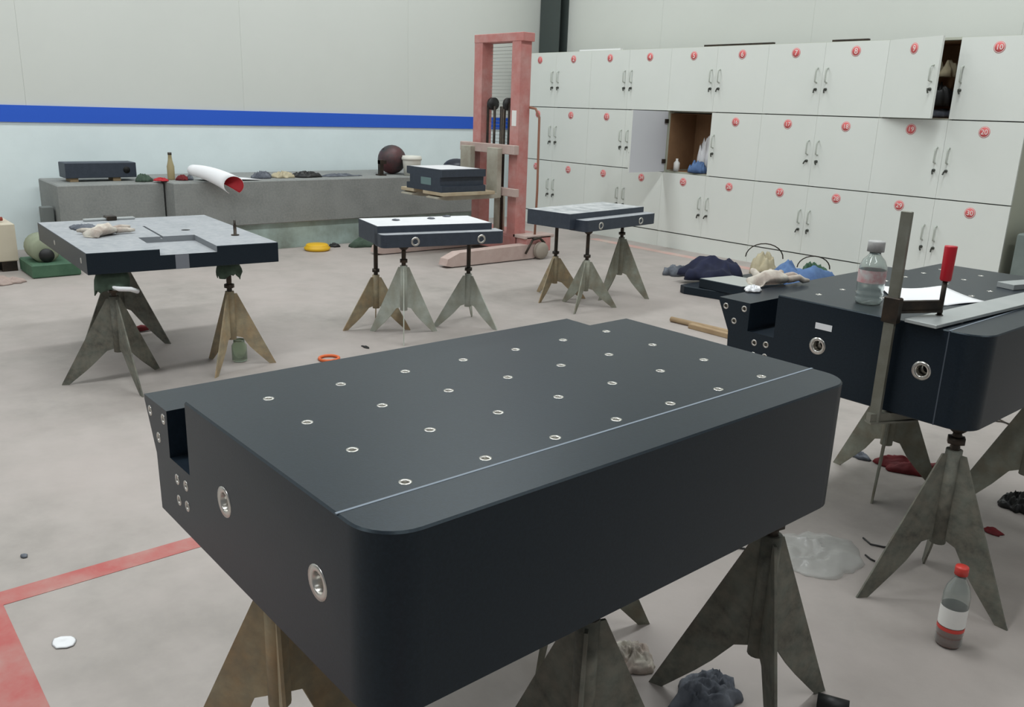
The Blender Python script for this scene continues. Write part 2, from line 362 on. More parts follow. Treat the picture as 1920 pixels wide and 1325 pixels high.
tag(MB().box(xr+.08, xr+.55, LY+.0, LY+.4, 0, .55, 0, .01).box(xr+.1, xr+.53, LY-.006, LY, .05, .5, 0).build('steel_box', mat('grey_green_box', (120, 130, 126), .6, c2=(96, 108, 104), scale=6)), 'grey-green steel box beside the end of the lockers', 'box')

# ---------------------------------------------------------------- tripod jacks
def jack(label, x, y, yaw, top, R=.22, fh=.42, M=JACKM, group='tripod jacks under the slabs', cap=.028, jf=.42):
    J = thing('tripod_jack', label, 'jack', (x, y, 0), yaw, group)
    j = fh*jf; s_ = fh/.44
    col = MB().tube([(0, 0, j-.015), (0, 0, fh+.012)], .021, 14).build('column', M, J)
    poly = [(.016, fh), (.016, j), (.05, j-.012*s_), (R*.42, .115*s_), (R*.58, .075*s_), (R-.02, .0), (R+.012, 0.), (R+.006, .012), (.034, fh)]
    first = None
    for k in range(3):
        if first is None:
            b = MB().prism_axis(poly, -.003, .003, lambda r, z, a: (r, a, z)); first = fixn(b.build('fin', M, J)); o = first
        else: o = inst(first, J)
        o.rotation_euler = (0, 0, k*2*PI/3)
    z = fh+.012; st = MB(); prof = [(0, z-.02), (.0125, z-.02)]
    while z < top-.03:
        prof += [(.0135, z), (.0115, z+.004)]; z += .008
    prof += [(.0115, top-.022), (0, top-.022)]
    st.lathe(prof, 12); st.build('screw', DKSTEEL, J)
    cp = MB().lathe([(0, top-.024), (.016, top-.024), (cap, top-.012), (cap, top-.0005), (0, top-.0005)], 16)
    cp.build('head', DKSTEEL, J)
    hz = min(fh+.03, top-.05)
    MB().lathe([(.012, hz), (.024, hz), (.024, hz+.018), (.012, hz+.018)], 6).build('lock_nut', DKSTEEL, J)
    return J

# ---------------------------------------------------------------- drilled granite bases (the near one and the clamped one)
TOP = .80; BOT = .542; SC = .942
LEN = 1.085; MAINW = .598; LIPT = .7557; GRV = .668
def arc(cx, cy, r, a0, a1, n=8): return [(cx+r*math.cos(math.radians(a0+(a1-a0)*i/n)), cy+r*math.sin(math.radians(a0+(a1-a0)*i/n))) for i in range(n+1)]
r_ = .066
# local frame: +x from back lip (x = -.808) to front face (x = 0), y from 0 (end with inserts) to LEN, z from 0 (underside) up
plan = [(-.808, 0)] + arc(-r_, r_, r_, -90, 0) + arc(-r_, LEN-r_, r_, 0, 90) + [(-.808, LEN)]
body0 = fixn(MB().prism(plan, 0, TOP-BOT, 0, .003).build('stone_body', GRANITE))
ec = [((-1.295*SC+.768), (.636-.63)*SC+(1.2853-(1.2853-.63)*SC)-BOT), ((-.972*SC+.768), (.641-.63)*SC+(1.2853-(1.2853-.63)*SC)-BOT)]
def e_(x, z): return (x*SC+.768, HC-(HC-z)*SC-BOT)
BIG = [e_(-1.295, .638), e_(-.972, .641)]
SMALL = [e_(-1.644, .697), e_(-1.571, .701), e_(-1.606, .653), e_(-1.519, .597), e_(-1.475, .600), e_(-1.517, .555), e_(-1.475, .559)]
GRID = [(-.5358+.1384*j, .1195+.1378*i) for j in range(4) for i in range(7)]
hT = TOP-BOT
cut1 = MB().box(-.692, -.598, -.1, LEN+.1, GRV-BOT, .5).build('c', GRANITE)
cut2 = MB().box(-1, -.65, -.1, LEN+.1, LIPT-BOT, .5).build('c', GRANITE)
cut3 = fixn(MB().prism_axis([(-.811, LIPT-BOT-.004), (-.763, .112), (-.753, -.1), (-.95, -.1), (-.95, LIPT-BOT-.004)], -.1, LEN+.1, lambda p, q, a: (p, a, q)).build('c', GRANITE))
holes = MB()
def cylz(mb, x, y, z0, z1, r, n): mb.tube([(x, y, z0), (x, y, z1)], r, n)
for x, y in GRID: cylz(holes, x, y, hT-.02, hT+.02, .0092, 16)
for x, z in BIG: holes.tube([(x, .05, z), (x, -.05, z)], .0255, 24)
for x, z in SMALL: holes.tube([(x, .02, z), (x, -.02, z)], .0098, 16)
cut4 = fixn(holes.build('c', GRANITE))
boolean(body0, [cut1, cut2, cut3, cut4])
body0.data.polygons.foreach_set('use_smooth', [True]*len(body0.data.polygons)); body0.data.set_sharp_from_angle(angle=math.radians(24))
def ring(n, ro, ri, depth, axis):   # threaded steel insert: flange, bore, dark bottom
    return MB().lathe([(ro, -.004), (ro, .0005), (ri+.15*(ro-ri), .0005), (ri, -.0012), (ri*.93, -depth*.5), (ri*.9, -depth), (0, -depth)], n, (0, 0, 0), 0, axis, [0, 0, 0, 0, 0, 1])
ins_t = ring(16, .0093, .0052, .016, 'z'); ins_b = ring(24, .0256, .015, .04, '-y'); ins_s = ring(16, .0099, .0055, .016, '-y')
XF, YE = -.768, .4617
def base_slab(label, loc, rz, sticker):
    B = thing('granite_machine_base', label, 'granite slab', loc, rz, 'drilled granite machine bases')
    global body0, _it, _ib, _is
    if body0.parent is None: body0.parent = B
    else: inst(body0, B)
    first = not sticker
    for i, (x, y) in enumerate(GRID):
        if _it is None: _it = ins_t.build('threaded_insert', [STEEL, STEELDK], B, (x, y, hT))
        else: inst(_it, B, (x, y, hT))
    for x, z in BIG:
        if _ib is None: _ib = ins_b.build('large_insert', [STEEL, STEELDK], B, (x, 0, z))
        else: inst(_ib, B, (x, 0, z))
    for x, z in SMALL:
        if _is is None: _is = ins_s.build('threaded_insert', [STEEL, STEELDK], B, (x, 0, z))
        else: inst(_is, B, (x, 0, z))
    sx = -.862+.768
    MB().box(sx-.0022, sx+.0022, 0, LEN, hT-.001, hT+.0004).build('joint_line', SEAM, B)
    if sticker: MB().box(sx-.0016, sx+.0016, -.0004, .001, .0, hT-.002).build('joint_line', mat('dim_joint', (70, 78, 88), .6), B)
    if sticker:
        p, q = sticker; MB().box(p-.026, p+.026, -.001, 0, q-.009, q+.009).build('paper_sticker', PAPER, B)
    return B
_it = _ib = _is = None
RZ = math.radians(.42)
base_slab('large dark granite slab with a grid of steel inserts and a bare top', (XF, YE, BOT), RZ, None)
B2 = base_slab('dark granite slab with a clamp, bottle and paper on top', (XF-.035, 2.243, BOT-.025), RZ*.5, (-.44, .193))
B2T = TOP-.025; B2B = BOT-.025

jack('grimy steel tripod jack at the long-side corner of the bare-topped slab, facing the clamped slab', -.862, 1.463, math.radians(78), BOT, .225, .445, JACKD)
pB = at(1100, 1185, .5)
jack('grimy steel tripod jack midway along the long side of the bare-topped slab', -.885, .95, math.radians(-50), BOT, .225, .44, JACKD)
jack('rust-stained steel tripod jack under the insert-studded end of the bare-topped slab', -1.285, .563, math.radians(-20), BOT, .225, .44, JACKR, jf=.52)
pD = at(1213, 1168)
jack('steel tripod jack hidden under the lipped side of the bare-topped slab', -1.36, 1.37, math.radians(60), BOT, .22, .42, JACKM)
jack('grimy steel tripod jack under the rounded corner of the clamped slab', -.86, 2.318, math.radians(-122), B2B, .205, .43, JACKD)
jack('steel tripod jack under the lipped side of the clamped slab', -1.33, 2.95, math.radians(-70), B2B, .2, .4, JACKM)
jack('steel tripod jack under the far end of the clamped slab', -.9, 3.06, math.radians(-150), B2B, .22, .42, JACKM)

# ---------------------------------------------------------------- the dusty table with the stepped pocket
TZ0, TZ1 = .53, .625
P = [at(166, 515, TZ0), at(522, 491, TZ0)]
FLp, FRp = at(160.5, 475.3, TZ1), at(521, 454, TZ1); BRp, BLp = at(383, 402.5, TZ1), at(70, 417, TZ1)
org = FLp.copy(); ex = (FRp-FLp); lenx = ex.length; ang = math.atan2(ex.y, ex.x)
T = thing('granite_table_plate', 'square granite plate on jacks with a pale dusty top and a stepped pocket', 'granite slab', (org.x, org.y, TZ0), ang)
iv = Matrix.Rotation(-ang, 4, 'Z')
def tl(p): return iv @ (Vector((p.x, p.y, 0))-Vector((org.x, org.y, 0)))
lb, lr, lf = tl(BLp), tl(BRp), tl(FRp)
th_ = TZ1-TZ0
pl = [(0, 0), (lf.x, lf.y), (lr.x, lr.y), (lb.x, lb.y)]
if sum(pl[i-1][0]*pl[i][1]-pl[i][0]*pl[i-1][1] for i in range(4)) < 0: pl = pl[::-1]
body = fixn(MB().prism(pl, 0, th_, 0, .002, 1).build('stone_body', [GRANITE, GRANITE_DUSTY], T))
p2 = Vector((tl(at(296, 465, TZ1)).x, 0)); p3 = Vector((tl(at(407, 461, TZ1)).x, 0)); pd = tl(at(362, 440, TZ1)).y; pd1 = tl(at(303, 457, TZ1)).y; pxl = tl(at(260, 446, TZ1)).x
cutp = MB().box(p2.x, p3.x, -.05, pd, th_-.028, th_+.1, 1).build('c', [GRANITE, GRANITE_DUSTY])
cutq = MB().box(pxl, p3.x-.01, pd1, pd, th_-.012, th_+.1, 1).build('c', [GRANITE, GRANITE_DUSTY])
cutp.parent = T; cutq.parent = T
s_a = tl(at(262, 424, TZ1)); s_b = tl(at(313, 444, TZ1))
sm_ = (s_a.x+s_b.x)/2; cutr = MB().box(sm_-.006, sm_+.006, s_b.y, s_a.y, th_-.012, th_+.1, 0).build('c', [GRANITE, GRANITE_DUSTY]); cutr.parent = T
boolean(body, [cutp, cutq, cutr])
body.data.materials.append(mat('dusty_pocket_wall', (128, 132, 136), .85))
for f in body.data.polygons:
    c_ = f.center; inside = .02 < c_.y < lb.y-.02 and .02 < c_.x < lf.x-.02
    f.material_index = 1 if f.normal.z > .9 else (2 if inside and f.normal.z > -.5 else 0)
tx = tl(at(355, 473, TZ1)).x
MB().box(tx-.03, tx+.03, -.0012, .0, .0, th_-.03).build('tape', mat('grey_tape', (118, 122, 130), .6), T)
h_ = tl(at(348, 431, TZ1))
MB().lathe([(.0, .0006), (.022, .0006), (.022, 0)], 16, (h_.x, h_.y, th_)).build('bore', STEELDK, T)  # flat disc on the plate, the hole's shade put into its colour
for q in ((142, 471), (83, 444)):
    d_ = ray(*q); a_ = Vector((pl[0][0], pl[0][1]))
    v_ = .1 if q[0] > 100 else .62
    MB().lathe([(0, .0008), (.012, .0008), (.013, 0)], 14, (0, 0, 0), 0, 'z').build('side_insert', STEEL, T, (lb.x*v_-.0, lb.y*v_, th_*.5)).rotation_euler = (0, -PI/2, math.atan2(lb.y, lb.x)-PI/2)
bl = at(441, 441, TZ1)
b = MB(); b.lathe([(0, 0), (.02, 0), (.02, .004), (.008, .004), (.008, .05), (.006, .055), (.006, .075), (0, .075)], 12)
tag(b.build('eye_bolt', DKSTEEL, None, (bl.x, bl.y, TZ1+.0005)), 'upright steel bolt standing on the dusty granite plate', 'bolt')
g = at(195, 441, TZ1); tag(glove('work_glove', GLOVE, .18, 21, (g.x, g.y, TZ1+.002), .7), 'crumpled off-white work glove on the dusty granite plate', 'glove')
g = at(160, 429, TZ1); tag(crumple('rag', RAGG, .2, .12, .025, 22, None, (g.x, g.y, TZ1+.001), 7), 'thin grey rag lying flat beside the glove on the dusty plate', 'rag')
g = at(205, 412.5, TZ1); b = MB().box(-.02, .02, -.13, .13, 0, .012, 0, .003).box(-.035, .035, -.02, .03, 0, .024, 1, .003)
tag(b.build('caliper', [RULER, DKSTEEL], None, (g.x, g.y, TZ1+.0005)), 'small steel measuring tool at the far edge of the dusty plate', 'tool')

jack('rusty tripod jack under the taped side of the dusty plate, beside a glass jar', -4.01, 1.6, math.radians(-47), TZ0, .195, .37, JACKR)
jack('dark tripod jack wrapped in a green rag under the dusty plate', -4.035, 1.075, math.radians(3), TZ0, .245, .40, JACKD)
jack('dark tripod jack behind the rag-wrapped jack under the dusty plate', -4.75, 1.3, math.radians(48), TZ0, .24, .45, JACKD)
def drape(name, M, label, loc, rad, drop, seed, cat='rag'):
    b = MB(); n = 28; vs = []
    prof = [(.3, 0), (1, -.004), (1.18, -.35), (1.25, -.7), (1.3, -1)]
    for i, (rr, zz) in enumerate(prof):
        for j in range(n):
            a = 2*PI*j/n; k = 1+.25*noise.noise(Vector((math.cos(a)*3, math.sin(a)*3, seed+i*.3))); dz = 1+.7*noise.noise(Vector((math.cos(a)*2, math.sin(a)*2, seed+5)))
            vs.append((rad*rr*k*math.cos(a), rad*rr*k*math.sin(a), drop*zz*dz-.002))
    b.add(vs, [(i*n+j, i*n+(j+1) % n, (i+1)*n+(j+1) % n, (i+1)*n+j) for i in range(len(prof)-1) for j in range(n)], 0, True)
    o = b.build(name, M, None, loc); md = o.modifiers.new('t', 'SOLIDIFY'); md.thickness = .004; return tag(o, label, cat)
drape('rag', TEAL, 'dark green rag draped over the jack head below the dusty plate', (-4.035, 1.075, TZ0-.001), .052, .08, 3)
drape('rag', TEAL, 'grey-green rag hanging around the jack screw near the taped side', (-4.01, 1.6, TZ0-.001), .042, .06, 8)
g = at(212, 538, .42); tag(MB().tube([(.0, -.03, .02), (.02, .0, .012), (.02, .05, .005), (.0, .085, -.012)], .011, 8).build('cloth_strip', PAPER, None, (-3.985, 1.08, .445)), 'pale cloth strip tied round the rag-wrapped jack', 'cloth strip')
g = at(450, 676); b = MB().lathe([(0, .003), (.034, .003), (.038, .01), (.038, .085), (.028, .1), (.028, .115), (.025, .115), (.025, .1), (.034, .084), (.034, .012), (0, .012)], 20)
tag(b.build('glass_jar', GLASSJ, None, (g.x, g.y, -.002)), 'greenish glass jar on the floor beside the rusty jack', 'jar')
g = at(262, 630, .1); b = MB().tube([(0, -.06, 0), (0, .0, .008), (0, .07, 0)], [.012, .02, .008], 8)
g = at(268, 668); tag(b.build('red_handle_tool', REDCLOTH, None, (g.x-.5, g.y+.15, .013)), 'small red tool lying on the floor under the dusty plate', 'tool')

# ---------------------------------------------------------------- two stepped granite beams on jacks
def beam(label, zb, A, B, zl, zt, depth_ledge, depth, i1, i2, back_ext, Mtop, lip, seed):
    A = Vector((A.x, A.y, 0)); B = Vector((B.x, B.y, 0)); L_ = (B-A).length; an = math.atan2(B.y-A.y, B.x-A.x)
    t = thing('stepped_granite_beam', label, 'granite slab', (A.x, A.y, zb), an, 'stepped granite beams')
    hl, ht = zl-zb, zt-zb
    r = .03
    low = arc(r, r, r, 180, 270, 5) + arc(L_-r, r, r, 270, 360, 5) + [(L_, depth_ledge+.05), (0, depth_ledge+.05)]
    fixn(MB().prism(low, 0, hl, 0, .002, 1).build('front_ledge', [GRANITE_B, GRANITE_DUSTY], t))
    x0, x1 = back_ext
    m_ = MB().prism([(x0, depth_ledge), (L_+x1, depth_ledge), (L_+x1, depth), (x0, depth)], lip, ht, 0, .002, 1); fixn(m_.build('stone_body', [GRANITE_B, Mtop], t))
    for u in (i1, i2):
        ins_b.build('large_insert', [STEEL, STEELDK], t, (u*L_, -.0015, hl*.42))
    return t
zb = .525
A, B = at(716, 466, zb), at(946, 456, zb)
tb2 = beam('stepped granite beam with a clean white-dusted top, nearest the yellow disc', zb, A, B, .598, .637, .075, .42, .26, .80, (-.0, -.05), GRANITE_W, .005, 1)
for q in ((742, 413), (808, 410), (838, 406)):
    p = at(*q, .637); tag(crumple('stone_chip', RAGG, .05, .05, .01, q[0], None, (p.x, p.y, .6375), 5, 4, 10), {742: 'dark flat chip at one end of the white-dusted beam', 808: 'dark flat chip midway along the white-dusted beam', 838: 'dark metal clip at the far edge of the white-dusted beam'}[q[0]], 'chip')
A, B = at(1109, 434.5, zb), at(1229, 419, zb); d_ = (B-A)/(B-A).length; A = A-d_*.06
tb3 = beam('stepped granite beam with a scratched pale top beside the lockers', zb, A, B, .600, .638, .09, .46, .2, .77, (-.06, -.03), mat('scratched_pale_top', (150, 154, 156), .75, c2=(206, 206, 206), scale=9, mix=.9), .012, 2)
J2 = [(-4.33, 2.62, 150, .30, JACKR, 'rust-stained tripod jack under the open end of the white-dusted beam'), (-4.045, 2.63, -33, .40, JACKP, 'pale tripod jack under the ledge of the white-dusted beam, near its open end'), (-4.07, 3.11, 15, .305, JACKP, 'pale tripod jack under the white-dusted beam at its end toward the lift')]
for x, y, a, fh, M, lab in J2: jack(lab, x, y, math.radians(a), zb+.005 if x < -4.2 else zb, .215, fh, M)
J3 = [(-4.36, 4.1, -70, .285, JACKR, 'rust-stained tripod jack under the back of the scratched-top beam'), (-4.01, 4.06, -62, .315, JACKM, 'brownish tripod jack under the ledge of the scratched-top beam'), (-4.14, 4.53, 36, .42, JACKM, 'tall-finned dark tripod jack under the locker end of the scratched-top beam')]
for x, y, a, fh, M, lab in J3: jack(lab, x, y, math.radians(a), zb+.012 if x < -4.2 else zb, .215, fh, M)

# ---------------------------------------------------------------- raw granite blocks along the left wall
bx0 = -7.15
lo = MB().box(WX+.15, bx0-.06, 2.46, 5.55, 0, .235); tag(lo.build('masonry_plinth', mat('pale_plinth', (178, 196, 190), .85, c2=(120, 124, 112), scale=3, mix=.8)), 'pale dirty masonry plinth under the long raw granite block', 'plinth')
tag(MB().box(WX+.1, bx0, 2.44, 5.6, .235, .612, 0, .008).build('raw_granite_block', RAW), 'long raw grey granite block lying along the wall behind the lift', 'stone block')
yl0 = onx(112, 347, -7.35).y; yl1 = onx(306, 345, -7.35).y
tag(MB().prism([(WX+.1, yl0), (-7.35, yl0-.02), (-7.35, yl1), (WX+.1, yl1)], 0, .598, 0, .008).build('raw_granite_block', RAW), 'shorter raw grey granite block with a dark ribbed beam on it', 'stone block')
# dark ribbed granite beam on supports
xk = -7.6
q0, q1 = onx(124, 337, xk), onx(257, 337, xk)
G = thing('small_granite_beam', 'dark granite beam resting on two spacers on the shorter raw block', 'granite slab', (xk, q0.y, .598))
zz0 = .03; zz1 = onx(190, 305, xk).z-.598; ly = q1.y-q0.y
MB().box(-.2, 0, .0, ly, zz0, zz1, 0, .004).build('stone_body', GRANITE_B, G)
MB().lathe([(0, .001), (.028, .001), (.028, 0)], 16, (0, ly*.86, (zz0+zz1)/2), 0, 'x').build('bore', STEELDK, G)  # no hole is cut: near-black disc with the shade as its colour
for f in (.12, .72): MB().box(-.16, -.02, ly*f-.03, ly*f+.03, .0005, zz0).build('spacer', WOODB, G)
# loose things on the raw blocks
p = at(321, 335, .598); bt = MB().lathe([(0, 0), (.028, 0), (.03, .01), (.03, .11), (.018, .16), (.014, .2), (.016, .205), (.016, .225), (0, .225)], 16, (0, 0, 0), 0, 'z', [0]*6+[1]*2)
tag(bt.build('spray_bottle', [mat('tan_plastic', (168, 156, 118), .5), DKSTEEL], None, (-7.45, onx(321, 330, -7.45).y, .598 if onx(321, 330, -7.45).y < yl1 else .612)), 'tall tan bottle standing among clutter on the raw blocks', 'bottle')
for (px, M, lab, sx, sy, h, sd) in ((280, TEAL, 'small green-grey heap between the dark beam and the tan bottle', .12, .14, .07, 31), (300, PAPERRED, 'red scraps at the foot of the tan bottle', .12, .12, .03, 32), (340, REDCLOTH, 'dark red rag beside the tan bottle', .1, .1, .05, 33), (354, RAGG, 'grey-blue tangled cord heap next to the paper roll', .08, .06, .05, 34),
                                  (494, RAGG, 'grey paper and cable heap on the long raw block', .16, .16, .07, 35), (533, BEIGE, 'crumpled pale papers on the long raw block', .18, .17, .07, 36), (578, BLACK, 'black folded sheet on the long raw block', .18, .28, .06, 37), (640, RAGG, 'thin grey rubble heap near the end of the long block', .12, .4, .03, 38)):
    xx = -7.35; p = onx(px, 338, xx); inl = p.y+sy*.7 < 2.43
    zz = .598 if inl else .612
    xx = -7.5 if inl else -7.38
    tag(crumple('clutter_heap', M, sx, sy, h, sd, None, (xx, p.y if p.y > 2.7 or inl else p.y+.02, zz), 7), lab, 'heap')
# curled poster hanging over the edge of the long block
R_ = thing('paper_roll', 'white curled poster with a red printed inside drooping over the long raw block', 'poster', (bx0, onx(405, 345, bx0).y, .612))
b = MB(); vs = []; n = 20
for i in range(9):
    t = i/8; cx_, cz = -.06+.24*t, .085-.03*t-.08*t*t
    rr = .05+.035*t
    for j in range(n+1):
        a = math.radians(-60+300*j/n); vs.append((cx_, (rr*math.cos(a))-.16+.24*t, cz+rr*.85*math.sin(a)+.01))
b.add(vs, [(i*(n+1)+j, i*(n+1)+j+1, (i+1)*(n+1)+j+1, (i+1)*(n+1)+j) for i in range(8) for j in range(n)], 0, True)
o = b.build('sheet', [PAPER, PAPERRED], R_); md = o.modifiers.new('t', 'SOLIDIFY'); md.thickness = .003; md.material_offset = 1; md.offset = 1
vs = [(-.25, -.1, .012), (-.02, -.05, .03), (-.02, .42, .006), (-.25, .36, .01), (-.13, .15, .03)]
MB().add(vs, [(0, 1, 4), (1, 2, 4), (2, 3, 4), (3, 0, 4)], 0, True).build('flat_sheet', PAPER, R_).modifiers.new('t', 'SOLIDIFY').thickness = .002
# helmet-like round basket, bracket, bucket
zt_ = .612
hp = onx(735, 306, -7.5)
Hh = thing('round_motor_drum', 'round dark drum with a worn red patch on the long raw block', 'drum', (-7.5, hp.y, zt_))
b = MB().lathe([(0, .0)]+[(.142*math.sin(math.radians(a)), .142-.142*math.cos(math.radians(a))) for a in range(15, 181, 15)], 24); b.build('shell', mat('dark_drum', (60, 60, 62), .5, c2=(40, 38, 38), scale=6, mix=.7, c3=(140, 56, 58), scale3=5, mix3=.4), Hh)
MB().tube([(.0, .0, .142)]+[(.146*math.cos(math.radians(a)), 0, .142+.146*math.sin(math.radians(a))) for a in (0, 20, 40, 60, 80, 100, 120)][0:0]+[(.0, -.1, .25)], .01, 6).build('handle', DKSTEEL, Hh)
bp = onx(708, 320, -7.42)
tag(MB().box(-.02, .02, -.02, .02, 0, .15, 0, .003).box(-.025, .025, -.02, .05, .11, .145, 0).box(-.04, .04, -.035, .04, 0, .012).build('steel_bracket', DKSTEEL, None, (-7.36, bp.y, zt_)), 'short dark steel bracket next to the round drum', 'bracket')
bp = onx(772, 320, -7.27)
bb = thing('bucket', 'white plastic bucket beside the round drum on the long raw block', 'bucket', (-7.27, bp.y, zt_))
MB().lathe([(0, .001), (.075, .001), (.092, .15), (.092, .152), (.1, .152), (.1, .172), (.094, .178), (.094, .19), (.086, .19), (.08, .15), (.07, .01), (0, .01)], 28).build('pail', BUCKET, bb)
hb = onx(852, 300, -7.4)
b = MB().lathe([(.0, 0), (.15, 0), (.15, .05)]+[(.15*math.cos(math.radians(a)), .05+.1*math.sin(math.radians(a))) for a in range(15, 91, 15)], 24)
tag(b.build('dark_helmet', mat('navy_shell', (34, 36, 48), .4), None, (-7.4, hb.y+.03, zt_)), 'dark domed helmet on the long raw block behind the lift', 'helmet')
pa = onx(790, 304, -7.55); tag(MB().box(-.015, .015, 0, .55, 0, .03).build('steel_rod', DKSTEEL, None, (-7.62, pa.y, zt_+.0)), 'dark steel bar lying by the helmet on the long raw block', 'bar')
pt = at(617, 452); tag(crumple('tarp_heap', TEAL, .24, .5, .11, 41, None, (-6.98, pt.y+.24, 0), 5), 'dark green heap on the floor in front of the plinth', 'heap')
p = at(585, 466); b = MB().lathe([(0, 0), (.1, 0), (.115, .012), (.115, .03), (.1, .036), (.1, .05), (.09, .058), (0, .058)], 28)
tag(b.build('yellow_disc', YELLOW, None, (p.x+.1, p.y, 0)), 'round yellow plastic disc on the floor by the plinth', 'disc')
p = at(632, 457); tag(crumple('dark_rubble', BLACK, .1, .12, .04, 42, None, (p.x+.14, p.y-.1, 0), 5, 6, 14), 'dark lump on the floor next to the yellow disc', 'lump')
p = onx(88, 405, -7.55); tag(MB().box(-.05, .05, -.04, .04, 0, .42, 0, .004).build('small_post', mat('grey_post', (120, 124, 122), .8), None, (-7.55, p.y, 0)), 'short grey post standing by the wall beside the crate', 'post')

# crate at the wall and its neighbours
p0, p1 = at(-60, 516), at(36, 507)
C_ = thing('wooden_crate', 'cream crate on dark runners by the blue-striped wall', 'crate', (-7.16, 1.27, 0))
MB().box(-.7, 0, -1.0, 0, .075, .35, 0, .006).build('box', mat('cream_crate', (206, 196, 176), .8, c2=(190, 178, 158), scale=4), C_)
for f in (-.9, -.5, -.06): MB().box(-.7, -.01, f-.05, f+.05, 0, .075).build('runner', DKSTEEL, C_)
tag(MB().tube([(-7.25, .6, .366), (-7.3, 1.22, .372)], .015, 10).build('red_pipe', mat('rust_red', (150, 66, 52), .6), None), 'rust-red pipe lying across the cream crate', 'pipe')
tag(crumple('dark_sheet', mat('slate_sheet', (58, 74, 84), .8), .26, .3, .03, 44, None, (-7.5, .85, .3505), 5), 'dark slate sheet on the cream crate', 'sheet')
p = at(60, 492); gm = thing('green_machine', 'green machine with a round grey housing behind the dusty plate', 'machine', (-6.98, onx(66, 480, -6.98).y+.05, 0))
MB().box(-.2, .2, -.12, .2, 0, .1, 0, .01).build('base', GREEN, gm); MB().lathe([(0, -.12), (.08, -.12), (.1, -.1), (.1, .1), (.08, .12), (0, .12)], 20, (0, 0, .19), 0, 'x').build('housing', mat('grey_green_housing', (150, 156, 132), .7, c2=(110, 120, 98), scale=6), gm)
MB().lathe([(.02, .12), (.05, .12), (.05, .14), (0, .14)], 16, (0, 0, .15), 0, 'x').build('hub', BLACK, gm)
p = at(15, 530); tag(crumple('cloth_on_floor', mat('greyish_pink_cloth', (168, 150, 142), .9), .2, .24, .05, 45, None, (p.x, p.y-.03, 0), 5), 'greyish pink cloth on the floor in front of the crate', 'cloth')

# ---------------------------------------------------------------- red stacker lift
LF = thing('stacker_lift', 'faded red manual stacker lift with a tall mast and raised forks', 'lift', (-6.13, 4.95, 0))
mx0, mx1, mz = -.32, .32, 1.905
def post(x0, x1):
    b = MB(); b.box(x0, x1, 0, .012, .05, mz-.07); b.box(x0, x0+.012, .012, .12, .05, mz-.07); b.box(x1-.012, x1, .012, .12, .05, mz-.07); return b
post(mx0, mx0+.115).build('mast_post', LIFTRED, LF); post(mx1-.115, mx1).build('mast_post', LIFTRED, LF)
MB().box(mx0, mx1+.03, -.004, .125, mz-.07, mz, 0, .003).build('top_crossbar', LIFTRED, LF)
MB().box(mx0, mx1, .015, .11, .04, .18, 0, .004).build('lower_crossbar', LIFTRED, LF)
# mesh guard in the mast opening
b = MB()
for k in range(30): b.box(mx0+.115, mx1-.115, .1, .103, .96+k*.03, .963+k*.03)
tag(b.build('guard_wires', mat('grey_wire', (150, 152, 148), .6), LF), kind='stuff')
MB().tube([(-.0, .08, .15), (-.0, .08, 1.3)], .022, 12).build('cylinder', DKSTEEL, LF)
MB().tube([(.06, .05, .15), (.06, .05, 1.28)], .017, 12).build('piston_rod', DKSTEEL, LF); MB().tube([(-.06, .04, .6), (-.06, .04, 1.3)], .012, 8).build('piston_rod', DKSTEEL, LF)
for s_ in (-1, 1): MB().lathe([(0, -.02), (.055, -.02), (.055, .02), (0, .02)], 18, (s_*.11, .06, 1.32), 0, 'x').build('chain_wheel', BLACK, LF)
for s_ in (-1, 1): MB().box(s_*.15-.012, s_*.15+.012, .03, .04, .95, 1.33).build('chain', DKSTEEL, LF)
# base and straddle legs
for name, xx, y0 in (('straddle_leg', .42, -.86), ('straddle_leg', -.4, -1.02)):
    MB().prism_axis([(y0, .02), (y0+.06, .008), (.1, .008), (.16, .05), (.16, .12), (.1, .135), (y0+.14, .12), (y0+.02, .075)], xx-.055, xx+.055, lambda p, q, a: (a, p, q)).build(name, LIFTPALE, LF)
    MB().lathe([(0, -.03), (.032, -.03), (.032, .03), (0, .03)], 14, (xx, y0+.12, .033), 0, 'x').build('roller', BLACK, LF)
MB().box(-.44, .47, .02, .3, .06, .2, 0, .006).build('rear_base', LIFTRED, LF)
MB().box(.3, .47, .0, .34, .18, .21, 0, .004).build('base_plate', LIFTPALE, LF)
for xx in (.5, -.42): 
    MB().lathe([(0, -.025), (.07, -.025), (.075, -.015), (.075, .015), (.07, .025), (0, .025)], 18, (xx, .16, .076), 0, 'x').build('castor_wheel', mat('worn_wheel', (160, 150, 138), .8), LF)
MB().tube([(.5, .06, .18), (.5, .02, .12), (.5, -.02, .06)], .01, 6).tube([(.5, .06, .18), (.5, .14, .19), (.5, .2, .14)], .012, 6).build('castor_fork', DKSTEEL, LF)
MB().tube([(.02, .06, .2), (.02, .06, .55)], .05, 16).build('ram_cylinder', LIFTDUST, LF)
# bent handle pipe at the side
MB().tube([(.34, .1, 1.3), (.4, .12, 1.29), (.43, .14, 1.22), (.43, .15, .6), (.42, .15, .18)], .011, 8).build('handle_pipe', mat('brown_pipe', (150, 104, 84), .6), LF)
MB().box(mx1-.09, mx1-.03, -.002, 0, 1.14, 1.27).build('rating_plate', WHITEP, LF)
